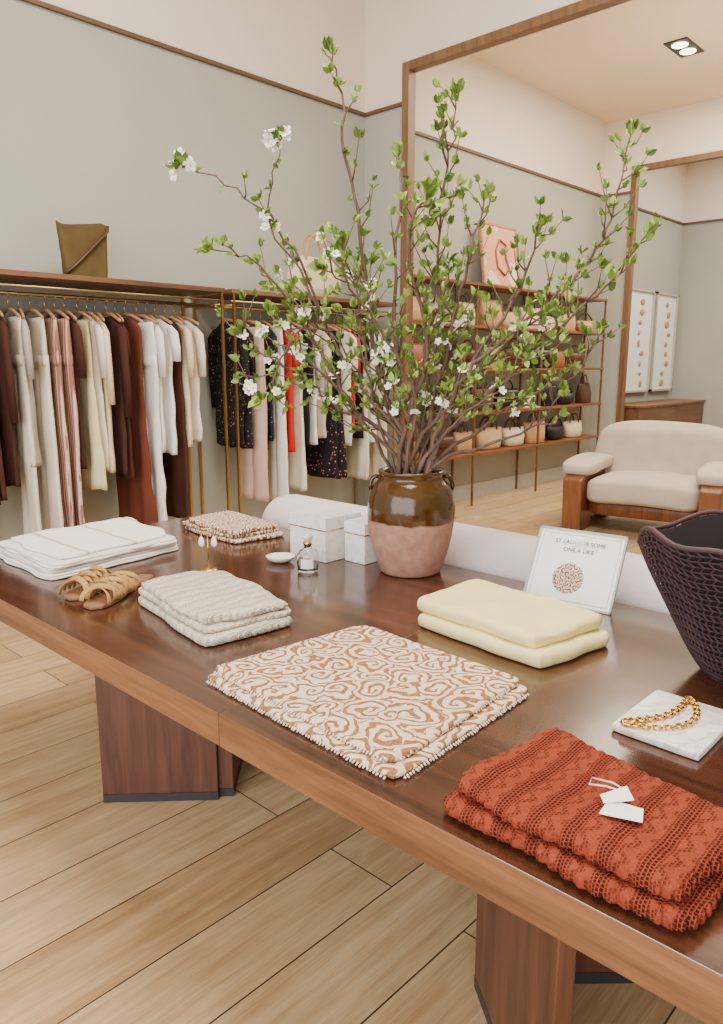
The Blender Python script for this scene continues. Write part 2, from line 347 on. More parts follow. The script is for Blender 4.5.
tg=empty("price_tag",(-.415,1.0,Z+.070),.5)
def card(poly,z,rx,ry):
    b=MB(); b.prism(poly,z,z+.0012); b.make("card",M['paper'],(0,0,0),tg,smooth=False,rx=rx,ry=ry)
card([(-.034,-.026),(.026,-.03),(.030,.002),(-.018,.014)],.004,.06,.03); card([(-.026,.0),(.018,.012),(.010,.044),(-.030,.018)],.008,.12,-.06)
b=MB(); b.tube([(0,.03,.012),(-.02,.045,.008),(-.045,.05,.005),(-.04,.07,.005),(-.01,.06,.007),(.006,.04,.009)],.0016,6); b.make("string",M['white'],(0,0,0),tg)
tag(tg,"white paper price tag with cotton string on rust crochet","price tag")
# ------------------------------------------------------------ vase
def vasemat():
    g=G("two_tone_glaze",.3); v=g.co(); s=g.n('ShaderNodeSeparateXYZ',i0=v); n=g.noise(v,12,4)
    z=g.math('ADD',s.outputs[2],g.math('MULTIPLY',n,.035)); m=g.step(z,.205,.003)
    n2=g.noise(v,30,6); gl=g.mix(g.noise(v,6,4),C(46,27,10),C(88,58,20)); cl=g.mix(g.step(n2,.5,.3),C(140,98,82),C(178,136,116))
    g.color(g.mix(m,cl,gl)); g.set(g.b.inputs["Roughness"],g.n('ShaderNodeMapRange',i0=m,i3=.85,i4=.1).outputs[0]); g.bump(n2,.3,.004); return g.m
M['vase']=vasemat()
ve=empty("vase",(-1.645,1.99,Z))
pr=[(.0,.0),(.098,.0),(.106,.006),(.119,.04),(.133,.085),(.144,.13),(.150,.175),(.152,.215),(.150,.25),(.144,.28),(.133,.305),(.120,.32),(.112,.329),(.110,.338),(.113,.347),(.116,.354),(.113,.36),(.105,.358),(.099,.345),(.1,.32),(.12,.28),(.132,.18),(.1,.03),(0,.02)]
b=MB(); b.lathe(pr,56,fn=lambda r,z,a,i: r*(1+.007*math.sin(3*a+z*20))); b.make("body",M['vase'],(0,0,0),ve)
M['glaze']=plain("brown_glaze",C(64,40,16),.15)
for sgn in(-1,1):
    b=MB(); dx,dy=.7266*sgn,.687*sgn
    b.tube([(dx*r,dy*r,z) for r,z in((.112,.334),(.122,.337),(.132,.331),(.139,.319),(.142,.305),(.140,.29))],[.007,.008,.008,.007,.008,.009],10); b.make("handle",M['glaze'],(0,0,0),ve)
tag(ve,"rustic two-tone clay jar, brown glazed top, bare pink base","vase")
# ------------------------------------------------------------ branches
M['bark']=wood("branch_bark",C(70,52,42),C(112,88,72),2,20,.8,.4)
def leafm(n,c1,c2):
    g=G(n,.5,0,.3); g.color(g.mix(g.noise(g.co(),25,2),c1,c2)); return g.m
M['leaf1']=leafm("leaf_green",C(98,124,44),C(134,158,64)); M['leaf2']=leafm("leaf_dark",C(68,92,36),C(96,118,48)); M['leaf3']=leafm("leaf_lime",C(146,170,72),C(176,196,98))
M['petal']=plain("white_petal",C(248,244,240),.6,var=.02); M['stamen']=plain("yellow_stamen",C(214,190,100),.6)
BR=[
("-1.66,1.97,1.11;-1.72,1.93,1.35;-1.76,1.91,1.58;-1.79,1.89,1.90;-1.83,1.86,2.14;-1.85,1.86,2.32;-1.88,1.84,2.44",.9,.0),
("-1.67,1.96,1.11;-1.73,1.87,1.35;-1.80,1.75,1.57;-1.86,1.65,1.82;-1.90,1.57,1.93;-1.97,1.45,2.01;-2.02,1.36,2.04",.6,.4),
("-1.69,1.95,1.11;-1.76,1.80,1.35;-1.78,1.69,1.51;-1.81,1.59,1.66;-1.83,1.48,1.76;-1.88,1.35,1.79",1.1,.05),
("-1.68,1.96,1.10;-1.75,1.87,1.25;-1.82,1.77,1.35;-1.88,1.69,1.43;-1.95,1.59,1.51;-1.98,1.53,1.57",1.3,.15),
("-1.80,1.75,1.57;-1.83,1.65,1.75;-1.88,1.57,1.91;-1.84,1.57,2.03;-1.81,1.56,2.11",.4,.4),
("-1.64,1.99,1.11;-1.72,2.02,1.38;-1.79,2.06,1.69;-1.83,2.13,2.03;-1.88,2.18,2.20",1.0,.05),
("-1.64,2.00,1.11;-1.61,1.98,1.41;-1.56,1.99,1.67;-1.53,1.97,1.91;-1.49,1.97,2.10;-1.46,1.96,2.25",1.5,.02),
("-1.64,2.00,1.11;-1.62,2.08,1.34;-1.61,2.17,1.62;-1.60,2.24,1.85;-1.59,2.32,2.05",1.5,.02),
("-1.62,2.01,1.11;-1.54,2.12,1.35;-1.44,2.25,1.55;-1.33,2.39,1.71;-1.25,2.50,1.88;-1.23,2.56,2.07;-1.22,2.60,2.23",1.3,.0),
("-1.61,2.02,1.11;-1.48,2.09,1.32;-1.32,2.19,1.48;-1.19,2.26,1.63;-1.08,2.30,1.75;-1.01,2.32,1.85",1.5,.03),
("-1.61,2.02,1.10;-1.52,2.21,1.24;-1.41,2.42,1.38;-1.35,2.58,1.44;-1.33,2.70,1.59",1.4,.04),
("-1.62,2.01,1.11;-1.48,1.98,1.26;-1.30,1.99,1.39;-1.18,1.95,1.53",1.4,.15),
("-1.66,1.97,1.11;-1.75,1.99,1.27;-1.90,1.95,1.48;-2.08,1.88,1.73;-2.22,1.86,1.75",1.2,.12),
("-1.65,1.99,1.11;-1.58,1.93,1.35;-1.61,1.78,1.57;-1.61,1.66,1.68;-1.61,1.54,1.73",1.1,.25),
("-1.61,2.02,1.09;-1.48,2.10,1.18;-1.32,2.21,1.25;-1.23,2.24,1.38",1.3,.15),
("-1.64,2.00,1.11;-1.55,1.94,1.51;-1.53,1.83,1.80;-1.43,1.78,1.95",1.4,.04),
("-1.77,1.73,1.57;-1.81,1.63,1.57;-1.83,1.54,1.42;-1.82,1.48,1.36",1.4,.25),
("-1.64,2.00,1.11;-1.52,2.08,1.40;-1.40,2.20,1.66;-1.34,2.26,1.90",1.4,.04),
("-1.66,1.98,1.11;-1.72,1.86,1.40;-1.70,1.78,1.66;-1.74,1.74,1.84",1.3,.15),
("-1.63,2.01,1.11;-1.50,2.02,1.36;-1.38,2.06,1.52;-1.22,2.12,1.62",1.4,.08),
("-1.68,1.97,1.11;-1.82,1.88,1.32;-1.98,1.78,1.52;-2.06,1.72,1.64",1.3,.15),
]
rb=random.Random(3)
for i in range(5):
    a=rb.uniform(0,2*math.pi); ln=rb.uniform(.5,.9); tl=rb.uniform(.12,.5); p=[]
    for k in range(5):
        f=k/4; p.append((-1.645+math.cos(a)*(.02+tl*ln*f**.9),1.99+math.sin(a)*(.02+tl*ln*f**.9)*.8,1.10+ln*f*math.cos(tl*.8)))
    BR.append((";".join("%.3f,%.3f,%.3f"%q for q in p),1.3,rb.choice([.05,.12,.25])))
def cat(P,n):
    out=[]
    for i in range(len(P)-1):
        p0=P[max(i-1,0)];p1=P[i];p2=P[i+1];p3=P[min(i+2,len(P)-1)]
        for k in range(n):
            t=k/n; out.append(.5*((2*p1)+(p2-p0)*t+(2*p0-5*p1+4*p2-p3)*t*t+(3*p1-p0-3*p2+p3)*t**3))
    return out+[P[-1]]
def rv(r): 
    v=Vector((r.gauss(0,1),r.gauss(0,1),r.gauss(0,1))); return v.normalized()
def leaf(b,p,d,L,r):
    d=d.normalized(); s=d.cross(rv(r)); s=s.normalized() if s.length>.01 else d.orthogonal(); n=s.cross(d); w=L*r.uniform(.22,.34)
    b.cur=r.choice([0,0,0,1,1,2])
    q=[p,p+d*L*.35+s*w+n*w*.35,p+d*L*.75+s*w*.75+n*w*.2,p+d*L-n*L*.12,p+d*L*.75-s*w*.75+n*w*.2,p+d*L*.35-s*w+n*w*.35,p+d*L*.45-n*w*.1]
    b.add(q,[(0,1,6),(1,2,6),(2,3,6),(3,4,6),(4,5,6),(5,0,6)])
def blossom(b,p,d,R,r):
    d=d.normalized(); s=d.orthogonal().normalized(); t=d.cross(s); a0=r.uniform(0,6.28)
    for i in range(5):
        a=a0+i*2*math.pi/5; u=s*math.cos(a)+t*math.sin(a); v=d.cross(u); b.cur=0
        q=[p,p+u*R*.5+v*R*.4+d*R*.1,p+u*R*.95+v*R*.3+d*R*.3,p+u*R*1.05+d*R*.32,p+u*R*.95-v*R*.3+d*R*.3,p+u*R*.5-v*R*.4+d*R*.1]
        b.add(q,[(0,1,2,3),(0,3,4,5)])
    b.cur=1; b.ell(p+d*R*.15,R*.2,R*.2,R*.2,1,6,4)
base0=Vector((-1.645,1.99,.80))
for bi,(sp,dens,bl) in enumerate(BR):
    r=random.Random(100+bi); P=[Vector([float(x) for x in q.split(',')]) for q in sp.split(';')]
    inv=bi not in(4,16)
    if inv: P=[base0+Vector((r.uniform(-.06,.06),r.uniform(-.06,.06),0))]+P; P[1]=P[1]+Vector((r.uniform(-.05,.05),r.uniform(-.05,.05),0))
    pts=cat(P,5)
    for i in range(2,len(pts)-1): 
        if pts[i].z>1.15: pts[i]=pts[i]+rv(r)*.009
    R0=r.uniform(.006,.0125) if inv else .0045
    n=len(pts); wb=MB(); lb=MB(); fb=MB(); org=pts[0].copy()
    wb.tube([p-org for p in pts],[R0*(1-.76*i/(n-1)) for i in range(n)],7)
    acc=0
    def cluster(p,d,k=None,big=1):
        for _ in range(k or r.randint(4,8)):
            leaf(lb,p-org,d*.8+rv(r)*.8+Vector((0,0,.45)),r.uniform(.016,.036)*big,r)
        if r.random()<bl*.7:
            for _ in range(r.randint(2,4)): blossom(fb,p-org+rv(r)*.016,rv(r)+Vector((.3,-.5,.4)),r.uniform(.012,.018),r)
    for i in range(1,n-1):
        if pts[i].z<1.24: continue
        acc+=(pts[i+1]-pts[i]).length
        if acc>.034/max(dens,.45):
            acc=0; t=(pts[i+1]-pts[i]).normalized(); f=i/n
            for rep in range(2 if dens>=1.3 and r.random()<.5 else 1):
                q=rv(r); q=(q-t*q.dot(t)).normalized(); d=(t*.6+q*.85+Vector((0,0,.3))).normalized()
                if r.random()<.5*dens+.15:
                    ln=r.uniform(.03,.16)*(1.2-f*.5); m=pts[i]+d*ln*.5+rv(r)*.012; e=pts[i]+d*ln+Vector((0,0,ln*.2))
                    wb.tube([pts[i]-org,m-org,e-org],[.0032,.0024,.0013],5)
                    cluster(e,d,big=1.1)
                    if ln>.06: cluster(m,d,4)
                else: cluster(pts[i],q,4)
    cluster(pts[-1],(pts[-1]-pts[-3]).normalized(),9,1.4); cluster(pts[-2],(pts[-1]-pts[-3]).normalized(),6,1.3)
    if bl>=.4:
        for _ in range(7): blossom(fb,pts[-1]-org+rv(r)*.03,rv(r)+Vector((.3,-.6,.3)),.02,r)
    o=wb.make("flowering_branch",M['bark'],org)
    l=lb.make("leaves",[M['leaf1'],M['leaf2'],M['leaf3']],(0,0,0),o,smooth=False); l["kind"]="stuff"
    if fb.v: q=fb.make("blossoms",[M['petal'],M['stamen']],(0,0,0),o,smooth=False); q["kind"]="stuff"
    tag(o,"brown branch with white blossoms and small green leaves in vase" if bl>=.1 else "tall brown branch with young green leaves in vase","branch","flowering branches in the vase")
# ------------------------------------------------------------ small table items
M['marble']=marble("white_marble",C(206,198,188),C(238,234,228)); M['boxp']=marble("white_box_paper",C(224,219,212),C(238,235,231))
def gift(x0,x1,y0,y1,h,label):
    e=empty("gift_box",((x0+x1)/2,(y0+y1)/2,Z)); w=(x1-x0)/2; d=(y1-y0)/2
    lbox("box_base",-w+.003,w-.003,-d+.003,d-.003,0,h*.70,M['boxp'],e,.001)
    lbox("gold_band",-w+.001,w-.001,-d+.001,d-.001,h*.70,h*.73,M['gold'],e)
    lbox("lid",-w,w,-d,d,h*.73,h,M['boxp'],e,.001); tag(e,label,"box"); return e
gift(-2.13,-1.93,1.85,2.04,.165,"white marbled square gift box with gold band")
gift(-1.915,-1.81,1.93,2.06,.15,"smaller white marbled gift box with gold band beside vase")
b=MB(); b.lathe([(.0,.0),(.025,.0),(.045,.01),(.052,.02),(.053,.022),(.049,.021),(.03,.012),(0,.008)],32,fn=lambda r,z,a,i:r*(1+.03*math.sin(2*a))); 
tag(b.make("trinket_dish",plain("white_ceramic",C(240,236,230),.25,var=.02),(-2.07,1.755,Z)),"small white ceramic trinket dish on dark table","dish")
g=G("clear_glass",.02); g.b.inputs["Transmission Weight"].default_value=1; g.b.inputs["IOR"].default_value=1.45; g.color(C(250,252,252)); M['glass']=g.m
be=empty("perfume_bottle",(-1.90,1.735,Z))
b=MB(); b.lathe([(0,0),(.03,0),(.036,.006),(.038,.03),(.037,.06),(.03,.075),(.014,.083),(.012,.095),(.010,.095),(.0115,.084),(.028,.073),(.0345,.058),(.0355,.03),(.033,.009),(.0,.006)],32); b.make("glass_body",M['glass'],(0,0,0),be)
b=MB(); b.lathe([(0,.0955),(.016,.0955),(.016,.107),(.0,.108)],24); b.make("collar",M['gold'],(0,0,0),be)
b=MB(); b.ell((0,0,.123),.018,.018,.017,1,20,12); b.make("stopper",plain("pearl_bead",C(232,218,196),.2),(0,0,0),be)
b=MB(); b.add([(.0385*math.sin(a),-.0385*math.cos(a),z) for z in(.018,.052) for a in[-.6+.12*i for i in range(11)]],[(i,i+1,i+12,i+11) for i in range(10)]); b.make("paper_label",M['paper'],(0,0,0),be,rz=.75)
tag(be,"round clear glass perfume bottle with pearl bead stopper","bottle")
ee=empty("earring_stand",(-2.16,1.50,Z),.75)
b=MB(); b.lathe([(0,0),(.03,0),(.03,.006),(0,.008)],24); b.make("base",M['gold'],(0,0,0),ee)
b=MB(); b.tube([(0,0,.006),(0,0,.15)],.002,8); b.tube([(-.028,0,.13),(-.018,0,.15),(0,0,.152),(.018,0,.15),(.028,0,.13)],.0018,8); b.make("wire_arm",M['gold'],(0,0,0),ee)
M['shellw']=plain("white_shell",C(246,242,236),.3)
for sx in(-.022,.022):
    e=empty("earring",(-2.16+math.cos(.75)*sx,1.50+math.sin(.75)*sx,Z+.085))
    b=MB(); b.lathe([(0,0),(.012,.004),(.016,.014),(.012,.028),(.003,.04),(0,.042)],16,sy=.5); b.make("drop",M['shellw'],(0,0,0),e)
    b=MB(); k=[(0.006*math.cos(a),0,.048+.006*math.sin(a)) for a in [i*math.pi/6 for i in range(12)]]; b.tube(k,.001,6,closed=True); b.make("hook",M['gold'],(0,0,0),e)
    tag(e,"white teardrop shell earring hanging from gold wire stand","earring","pair of earrings")
tag(ee,"small gold wire earring stand behind cream knits","jewelry stand")
M['straw']=lace("woven_gold_straw",C(190,152,94),C(118,84,46),.006,.05,rough=.6)
M['insole']=plain("tan_insole",C(132,92,58),.6)
def sandal(toe,heel,flip):
    T=Vector((toe[0],toe[1],0)); H=Vector((heel[0],heel[1],0)); d=(T-H); L=d.length; rz=math.atan2(d.y,d.x)
    e=empty("sandal",(H.x,H.y,Z),rz)
    prof=[(0,0),(.02,.024),(.08,.032),(.30,.030),(.5,.034),(.7,.046),(.85,.046),(.95,.034),(1,0)]
    P=[(x*L,w) for x,w in prof]+[(x*L,-w*(.85)) for x,w in prof[-2:0:-1]]
    P=[(x,y*flip) for x,y in P]
    if flip<0: P=P[::-1]
    b=MB(); b.prism(P[::-1],0,.012); b.make("sole",M['insole'],(0,0,0),e,bevel=.003)
    b=MB()
    def arch(x,a,lift=0):
        w=.045+ .004*math.sin(x*9); h=.046-.06*max(0,x-.62*L)
        an=math.pi*a; return Vector((x,-w*math.cos(an)*flip,.012+lift+max(.014,h)*math.sin(an)**.8))
    for k,x0 in enumerate((L*.42,L*.51,L*.60,L*.69,L*.78)):
        for sg in(1,-1):
            pts=[arch(x0+.022+sg*(a-.5)*.06,a,.0025*sg*(-1)**k+.003) for a in [q/14 for q in range(15)]]
            b.tube(pts,.0095,8,flat=.25)
    b.make("woven_upper",M['straw'],(0,0,0),e)
    tag(e,"gold woven straw slide sandal with tan insole","sandal","pair of woven sandals"); return e
sandal((-2.18,1.00),(-2.35,1.27),1); sandal((-2.05,1.00),(-2.24,1.31),-1)
tr=MB(); tr.slab([(-.085,-.11),(.09,-.115),(.088,.11),(-.085,.115)],0,.015,n=6,wr=0,wob=0,rr=.4,rc=.01)
tag(tr.make("marble_tray",M['marble'],(-.512,1.462,Z)),"white marble slab tray under gold chain","tray")
b=MB(); K=54
for i in range(K):
    a=2*math.pi*i/K; f=lambda a:Vector((.102*math.cos(a),.022*math.sin(a)+.022*math.cos(2*a),0))
    c0=f(a); t=(f(a+.05)-f(a-.05)).normalized(); up=Vector((0,0,1)); sd=t.cross(up)
    n1=sd if i%2 else (sd*.5+up*.85).normalized()
    pts=[c0+t*.0082*math.cos(q*math.pi/5)+n1*.0058*math.sin(q*math.pi/5)+Vector((0,0,.006)) for q in range(10)]
    b.tube(pts,.0022,6,closed=True)
tag(b.make("gold_chain_bracelet",M['gold'],(-.525,1.455,Z+.0145),rz=1.30),"chunky gold chain bracelet lying on marble tray","bracelet")
# sign
M['signw']=plain("white_acrylic",C(238,240,238),.25,var=.01); M['ink']=plain("dark_ink",C(60,58,56),.6); M['signb']=plain("grey_green_border",C(160,172,172),.5)
bl=Vector((-1.19,1.985,Z)); brr=Vector((-.915,2.02,Z)); rzs=math.atan2(brr.y-bl.y,brr.x-bl.x); W=(brr-bl).length
se=empty("framed_sign",((bl.x+brr.x)/2,(bl.y+brr.y)/2,Z),rzs); tilt=-.55
def spart(name,bx,mat):
    b=MB(); 
    for q in bx: b.box(*q)
    return b.make(name,mat,(0,0,0),se,smooth=False,rx=tilt)
H=.245; hw=W/2
spart("frame",[(-hw,hw,0,.012,0,.006),(-hw,hw,0,.012,H-.006,H),(-hw,-hw+.006,0,.012,0,H),(hw-.006,hw,0,.012,0,H)],M['signb'])
spart("card",[(-hw+.006,hw-.006,.004,.010,.006,H-.006)],M['signw'])
spart("inner_line",[(-hw+.016,hw-.016,.0032,.0042,.016,.0175),(-hw+.016,hw-.016,.0032,.0042,H-.0175,H-.016),(-hw+.016,-hw+.0175,.0032,.0042,.016,H-.016),(hw-.0175,hw-.016,.0032,.0042,.016,H-.016)],M['signb'])
def text(body,size,x,z,mat,parent,rx):
    cu=bpy.data.curves.new("txt",'FONT'); cu.body=body; cu.size=size; cu.align_x='CENTER'; cu.extrude=.0003
    tmp=bpy.data.objects.new("txt",cu); COL.objects.link(tmp); dg=bpy.context.evaluated_depsgraph_get(); me=bpy.data.meshes.new_from_object(tmp.evaluated_get(dg)); bpy.data.objects.remove(tmp)
    o=bpy.data.objects.new("lettering",me); me.materials.clear(); me.materials.append(mat); COL.objects.link(o); o.parent=parent
    o.matrix_local=Matrix.Rotation(rx,4,'X')@Matrix.Translation((x,.0020,z))@Matrix.Rotation(math.pi/2,4,'X'); return o
text("ST LAUREN'S SOME",.0185,0,.198,M['ink'],se,tilt); text("ONE A LIKE",.0185,0,.173,M['ink'],se,tilt)
M['disc']=scroll("printed_disc",C(226,200,178),C(122,72,54),60,12)
b=MB(); b.lathe([(0,-.0006),(.048,-.0006),(.048,.0006),(0,.0006)],40); d=b.make("round_picture",M['disc'],(0,0,0),se,smooth=False)
d.matrix_local=Matrix.Rotation(tilt,4,'X')@Matrix.Translation((-.012,.0028,.088))@Matrix.Rotation(math.pi/2,4,'X')
b=MB(); b.box(-.02,.02,.0,.004,0,.18); b.make("easel_leg",M['signw'],(0,0.115,0),se,smooth=False,rx=.08)
tag(se,"white framed card sign with round patterned picture, tilted back","sign")
# dark woven basket bag
M['aub']=plain("plum_raffia",C(66,40,46),.7,var=.2); M['aubin']=plain("dark_lining",C(22,12,15),.9)
bs=empty("woven_tote_bag",(-.47,1.82,Z),0)
nz=26; n=72; vs=[]
for i in range(nz+1):
    f=i/nz; z=.335*f; r_=.105+.18*f**.8
    for j in range(n):
        a=2*math.pi*j/n+(.5*(i%2))*2*math.pi/n; k=1+.10*f*noise.noise(Vector((math.cos(a)*1.6,math.sin(a)*1.6,f*1.5+4)))
        zz=z*(1-.12*max(0,math.cos(2*a+.3))*f)+.035*f*noise.noise(Vector((math.cos(a)*2,math.sin(a)*2,9))); vs.append((r_*k*math.cos(a),r_*k*.8*math.sin(a),zz))
fs=[(i*n+j,i*n+(j+1)%n,(i+1)*n+(j+1)%n,(i+1)*n+j) for i in range(nz) for j in range(n)]; fs.append(tuple(range(n))[::-1])
b=MB(); b.add(vs,fs); o=b.make("woven_body",M['aub'],(0,0,0),bs)
wf=o.modifiers.new("w",'WIREFRAME'); wf.thickness=.0056; wf.use_replace=True; wf.use_even_offset=False
b=MB(); b.add([(x*.95,y*.95,z*.985+.004) for x,y,z in vs],fs); b.make("lining",M['aubin'],(0,0,0),bs)
b=MB(); b.tube([(x,y,z+.003) for x,y,z in vs[nz*n:]],.006,8,closed=True); b.make("rim",M['aub'],(0,0,0),bs)
b=MB(); b.tube([(-.1,.19,.30),(-.09,.17,.42),(0,.13,.49),(.09,.17,.42),(.1,.19,.30)],.009,8); b.make("handle",M['aub'],(.14,0,-.03),bs)
tag(bs,"dark plum crocheted raffia tote bag standing on table","bag")
# ------------------------------------------------------------ sofa behind table
se2=empty("sofa",(-1.28,2.6,0))
b=MB(); X=[-1.53,-1.525,-1.50,-1.45,-1.38]+[-1.3+2.6*i/20 for i in range(21)]+[1.38,1.45,1.50,1.525,1.53]
b.tube([(x,-.27,.715) for x in X],[.145*math.sqrt(max(.02,1-max(0,(abs(x)-1.38)/.152)**2))*(1+.02*noise.noise(Vector((x*4,1,1)))) for x in X],28); b.make("bolster",M['sofa'],(0,0,0),se2)
b=MB(); b.ell((0,-.25,.42),1.50,.12,.28,.3,40,16); b.make("backrest",M['sofa'],(0,0,0),se2)
b=MB(); b.ell((0,.12,.30),1.5,.36,.16,.3,48,16); b.make("seat_cushion",M['sofa'],(0,0,0),se2)
for x in(-1.3,1.3):
    for y in(-.2,.38):
        b=MB(); b.tube([(x,y,0),(x,y,.16)],[.02,.026],12); b.make("leg",M['chairwood'],(0,0,0),se2)
tag(se2,"low pale cream sofa with rounded bolster back against table","sofa")
# ------------------------------------------------------------ armchair
ae=empty("armchair",(-2.69,6.64,0),.16); ae.scale=(1.06,1,1)
for sx in(-1,1):
    b=MB(); x0=sx*.53
    b.prism([(-.50,0),(-.20,0),(-.18,.08),(.24,.08),(.26,0),(.44,0),(.44,.48),(.30,.52),(-.42,.52),(-.52,.46)],x0-.08,x0+.08)
    b.v=[(z,x,y) for x,y,z in b.v]
    b.make("wooden_side",M['chairwood'],(0,0,0),ae,smooth=False,bevel=.012)
    b=MB(); b.ell((x0,-.02,.56),.15,.45,.060,.45,36,16,fn=lambda x,y,z:(x,y,z+.015*math.cos(y*5)+.02*y)); b.make("arm_pad",M['chairfab'],(0,0,0),ae)
b=MB(); b.ell((0,-.12,.38),.455,.41,.12,.4,44,20,fn=lambda x,y,z:(x,y,z+.012*math.cos(x*5)-.01*(x/.45)**2)); b.make("seat_cushion",M['chairfab'],(0,0,0),ae)
b=MB(); b.ell((0,.0,.22),.46,.40,.08,.3,32,12); b.make("seat_base",M['chairwood'],(0,0,0),ae)
b=MB(); b.ell((0,0,0),.585,.15,.30,.36,56,30,fn=lambda x,y,z:(x*(1-.08*(z/.3)),y-.035*math.exp(-((z-.17)/.09)**2)+.015*math.sin(x*7),z-.035*(x/.58)**2)); b.make("backrest",M['chairfab'],(0,.33,.64),ae,rx=-.22)
tag(ae,"cream upholstered lounge armchair with chunky wooden sides","armchair")
# ------------------------------------------------------------ clothes racks
def rack(y0,y1,label):
    e=empty("clothes_rack",(-4.54,(y0+y1)/2,0)); h=(y1-y0)/2
    lbox("shelf",-.25,.25,-h,h,1.935,1.965,M['shelfwood'],e,.003)
    b=MB(); b.tube([(.04,-h,1.86),(.04,h,1.86)],.011,12); b.tube([(.235,-h,1.885),(.235,h,1.885)],.006,10); b.make("rail",M['brass'],(0,0,0),e)
    for y in(-h+.02,h-.02):
        for x in(-.23,.235):
            b=MB(); b.box(x-.008,x+.008,y-.008,y+.008,0,1.935); b.make("post",M['brass'],(0,0,0),e,smooth=False)
        b=MB(); b.tube([(-.23,y,1.86),(.235,y,1.86)],.007,8); b.tube([(-.23,y,.12),(.235,y,.12)],.007,8); b.make("crossbar",M['brass'],(0,0,0),e)
    return tag(e,label,"clothes rack")
rack(1.3,3.20,"brass clothes rack with walnut shelf, neutral clothes hanging")
rack(3.26,4.98,"brass clothes rack with walnut shelf, black and red clothes")
def rows_mesh(b,rows,n,phase,fold,cx=0.0,seed=0):
    vs=[]
    zt=rows[0][0]; zb=rows[-1][0]
    for (z,w,t) in rows:
        s=(zt-z)/(zt-zb)
        for j in range(n):
            a=2*math.pi*j/n; x=w*math.copysign(abs(math.cos(a))**.8,math.cos(a))
            y=t*math.copysign(abs(math.sin(a))**.8,math.sin(a))+fold*s*math.sin(x*42+phase+s*1.2)+fold*.6*noise.noise(Vector((x*12,z*4,seed)))
            vs.append((cx+x+.02*s*noise.noise(Vector((z*6,seed,0)))+.01*s*noise.noise(Vector((z*6,seed,a))),y,z+.02*s*noise.noise(Vector((x*9,seed,5)))))
    k=len(rows); fs=[(i*n+(j+1)%n,i*n+j,(i+1)*n+j,(i+1)*n+(j+1)%n) for i in range(k-1) for j in range(n)]
    fs+=[tuple(range(n)),tuple(range((k-1)*n,k*n))[::-1]]; b.add(vs,fs)
def interp(keys,n):
    out=[]; z0,z1=keys[0][0],keys[-1][0]
    for i in range(n+1):
        z=z0+(z1-z0)*i/n
        for a,c in zip(keys,keys[1:]):
            if c[0]<=z<=a[0]+1e-9:
                f=(a[0]-z)/(a[0]-c[0]); out.append((z,a[1]+(c[1]-a[1])*f,a[2]+(c[2]-a[2])*f)); break
    return out
hook=MB(); hook.tube([(0,0,-.005),(0,0,.035),(.0,.0,.05),(.014,0,.058),(.024,0,.072),(.018,0,.088),(.002,0,.094),(-.013,0,.086)],.0022,6)
hb=MB(); hb.tube([(-.2,0,-.055),(-.17,0,-.045),(-.08,0,-.012),(0,0,0),(.08,0,-.012),(.17,0,-.045),(.2,0,-.055)],[.008,.011,.011,.010,.011,.011,.008],8,flat=.7)
H0=None
def hanger(y,rz,grp):
    global H0
    if H0 is None:
        o=hb.make("clothes_hanger",M['hang'],(-4.5,y,1.775)); k=hook.make("hook",M['brass'],(0,0,0),o); H0=(o,k)
    else:
        o=H0[0].copy(); k=H0[1].copy(); COL.objects.link(o); COL.objects.link(k); k.parent=o
    o.location=(-4.5,y,1.775); o.rotation_euler=(0,0,rz); tag(o,"light wooden clothes hanger with brass hook on rail","hanger",grp)
def garment(kind,y,mat,zb,label,grp,seed):
    r=random.Random(seed); rz=r.uniform(-.30,.10); hanger(y,rz,"wooden hangers on the rails")
    top=-.022; L=zb-1.775; ph=r.uniform(0,6); fo=r.uniform(.009,.016)
    b=MB()
    if kind in('shirt','dress'):
        w=r.uniform(.17,.205) if kind=='shirt' else r.uniform(.165,.185); wh=w*(1.02 if kind=='shirt' else 1.25)
        keys=[(top,.062,.012),(top-.02,.10,.015),(top-.055,w,.018),(top-.12,w+.004,.024),(top-.35,w*.92,.025),(L,wh,.028)]
        rows_mesh(b,interp(keys,34),36,ph,fo,seed=seed)
        o=b.make("shirt" if kind=='shirt' else "dress",mat,(-4.5,y,1.775),rz=rz)
        if kind=='shirt':
            sl=r.choice([.16,.26,.42,.5])
            for sx in(-1,1):
                c=MB(); c.tube([(sx*(w-.03),0,top-.065),(sx*(w+.02),0,top-.11),(sx*(w+.033),.004,top-.11-sl*.5),(sx*(w+.025),.012,top-.11-sl)],[.03,.045,.042,.038],12,flat=.5); c.make("sleeve",mat,(0,0,0),o)
    elif kind=='trousers':
        keys=[(top-.03,.115,.018),(top-.2,.13,.025),(top-.3,.13,.025)]
        rows_mesh(b,interp(keys,10),28,ph,.006,seed=seed)
        for cx,w in((-.06,.075),(.065,.075)):
            rows_mesh(b,interp([(top-.24,w*.85,.022),(L,w*1.2,.018)],22),20,ph+cx*9,.012,cx=cx,seed=seed)
        o=b.make("trousers",mat,(-4.5+.06,y,1.775),rz=rz)
    else:
        keys=[(top-.03,.12,.016),(top-.2,.16,.022),(L,.215,.030)]
        rows_mesh(b,interp(keys,26),32,ph,.016,seed=seed); o=b.make("skirt",mat,(-4.5,y,1.775),rz=rz)
    tag(o,label,kind,grp); return o
F={}
for k,c in dict(dbrown=(70,42,34),cream=(230,220,200),white=(238,234,226),grey=(178,168,156),pink=(176,126,112),yellow=(228,214,168),rust=(106,56,42),stone=(206,192,170),red=(190,40,34),black=(32,28,30),blush=(204,172,154)).items():
    F[k]=fabric("cloth_"+k,C(*c),None,220,.2)
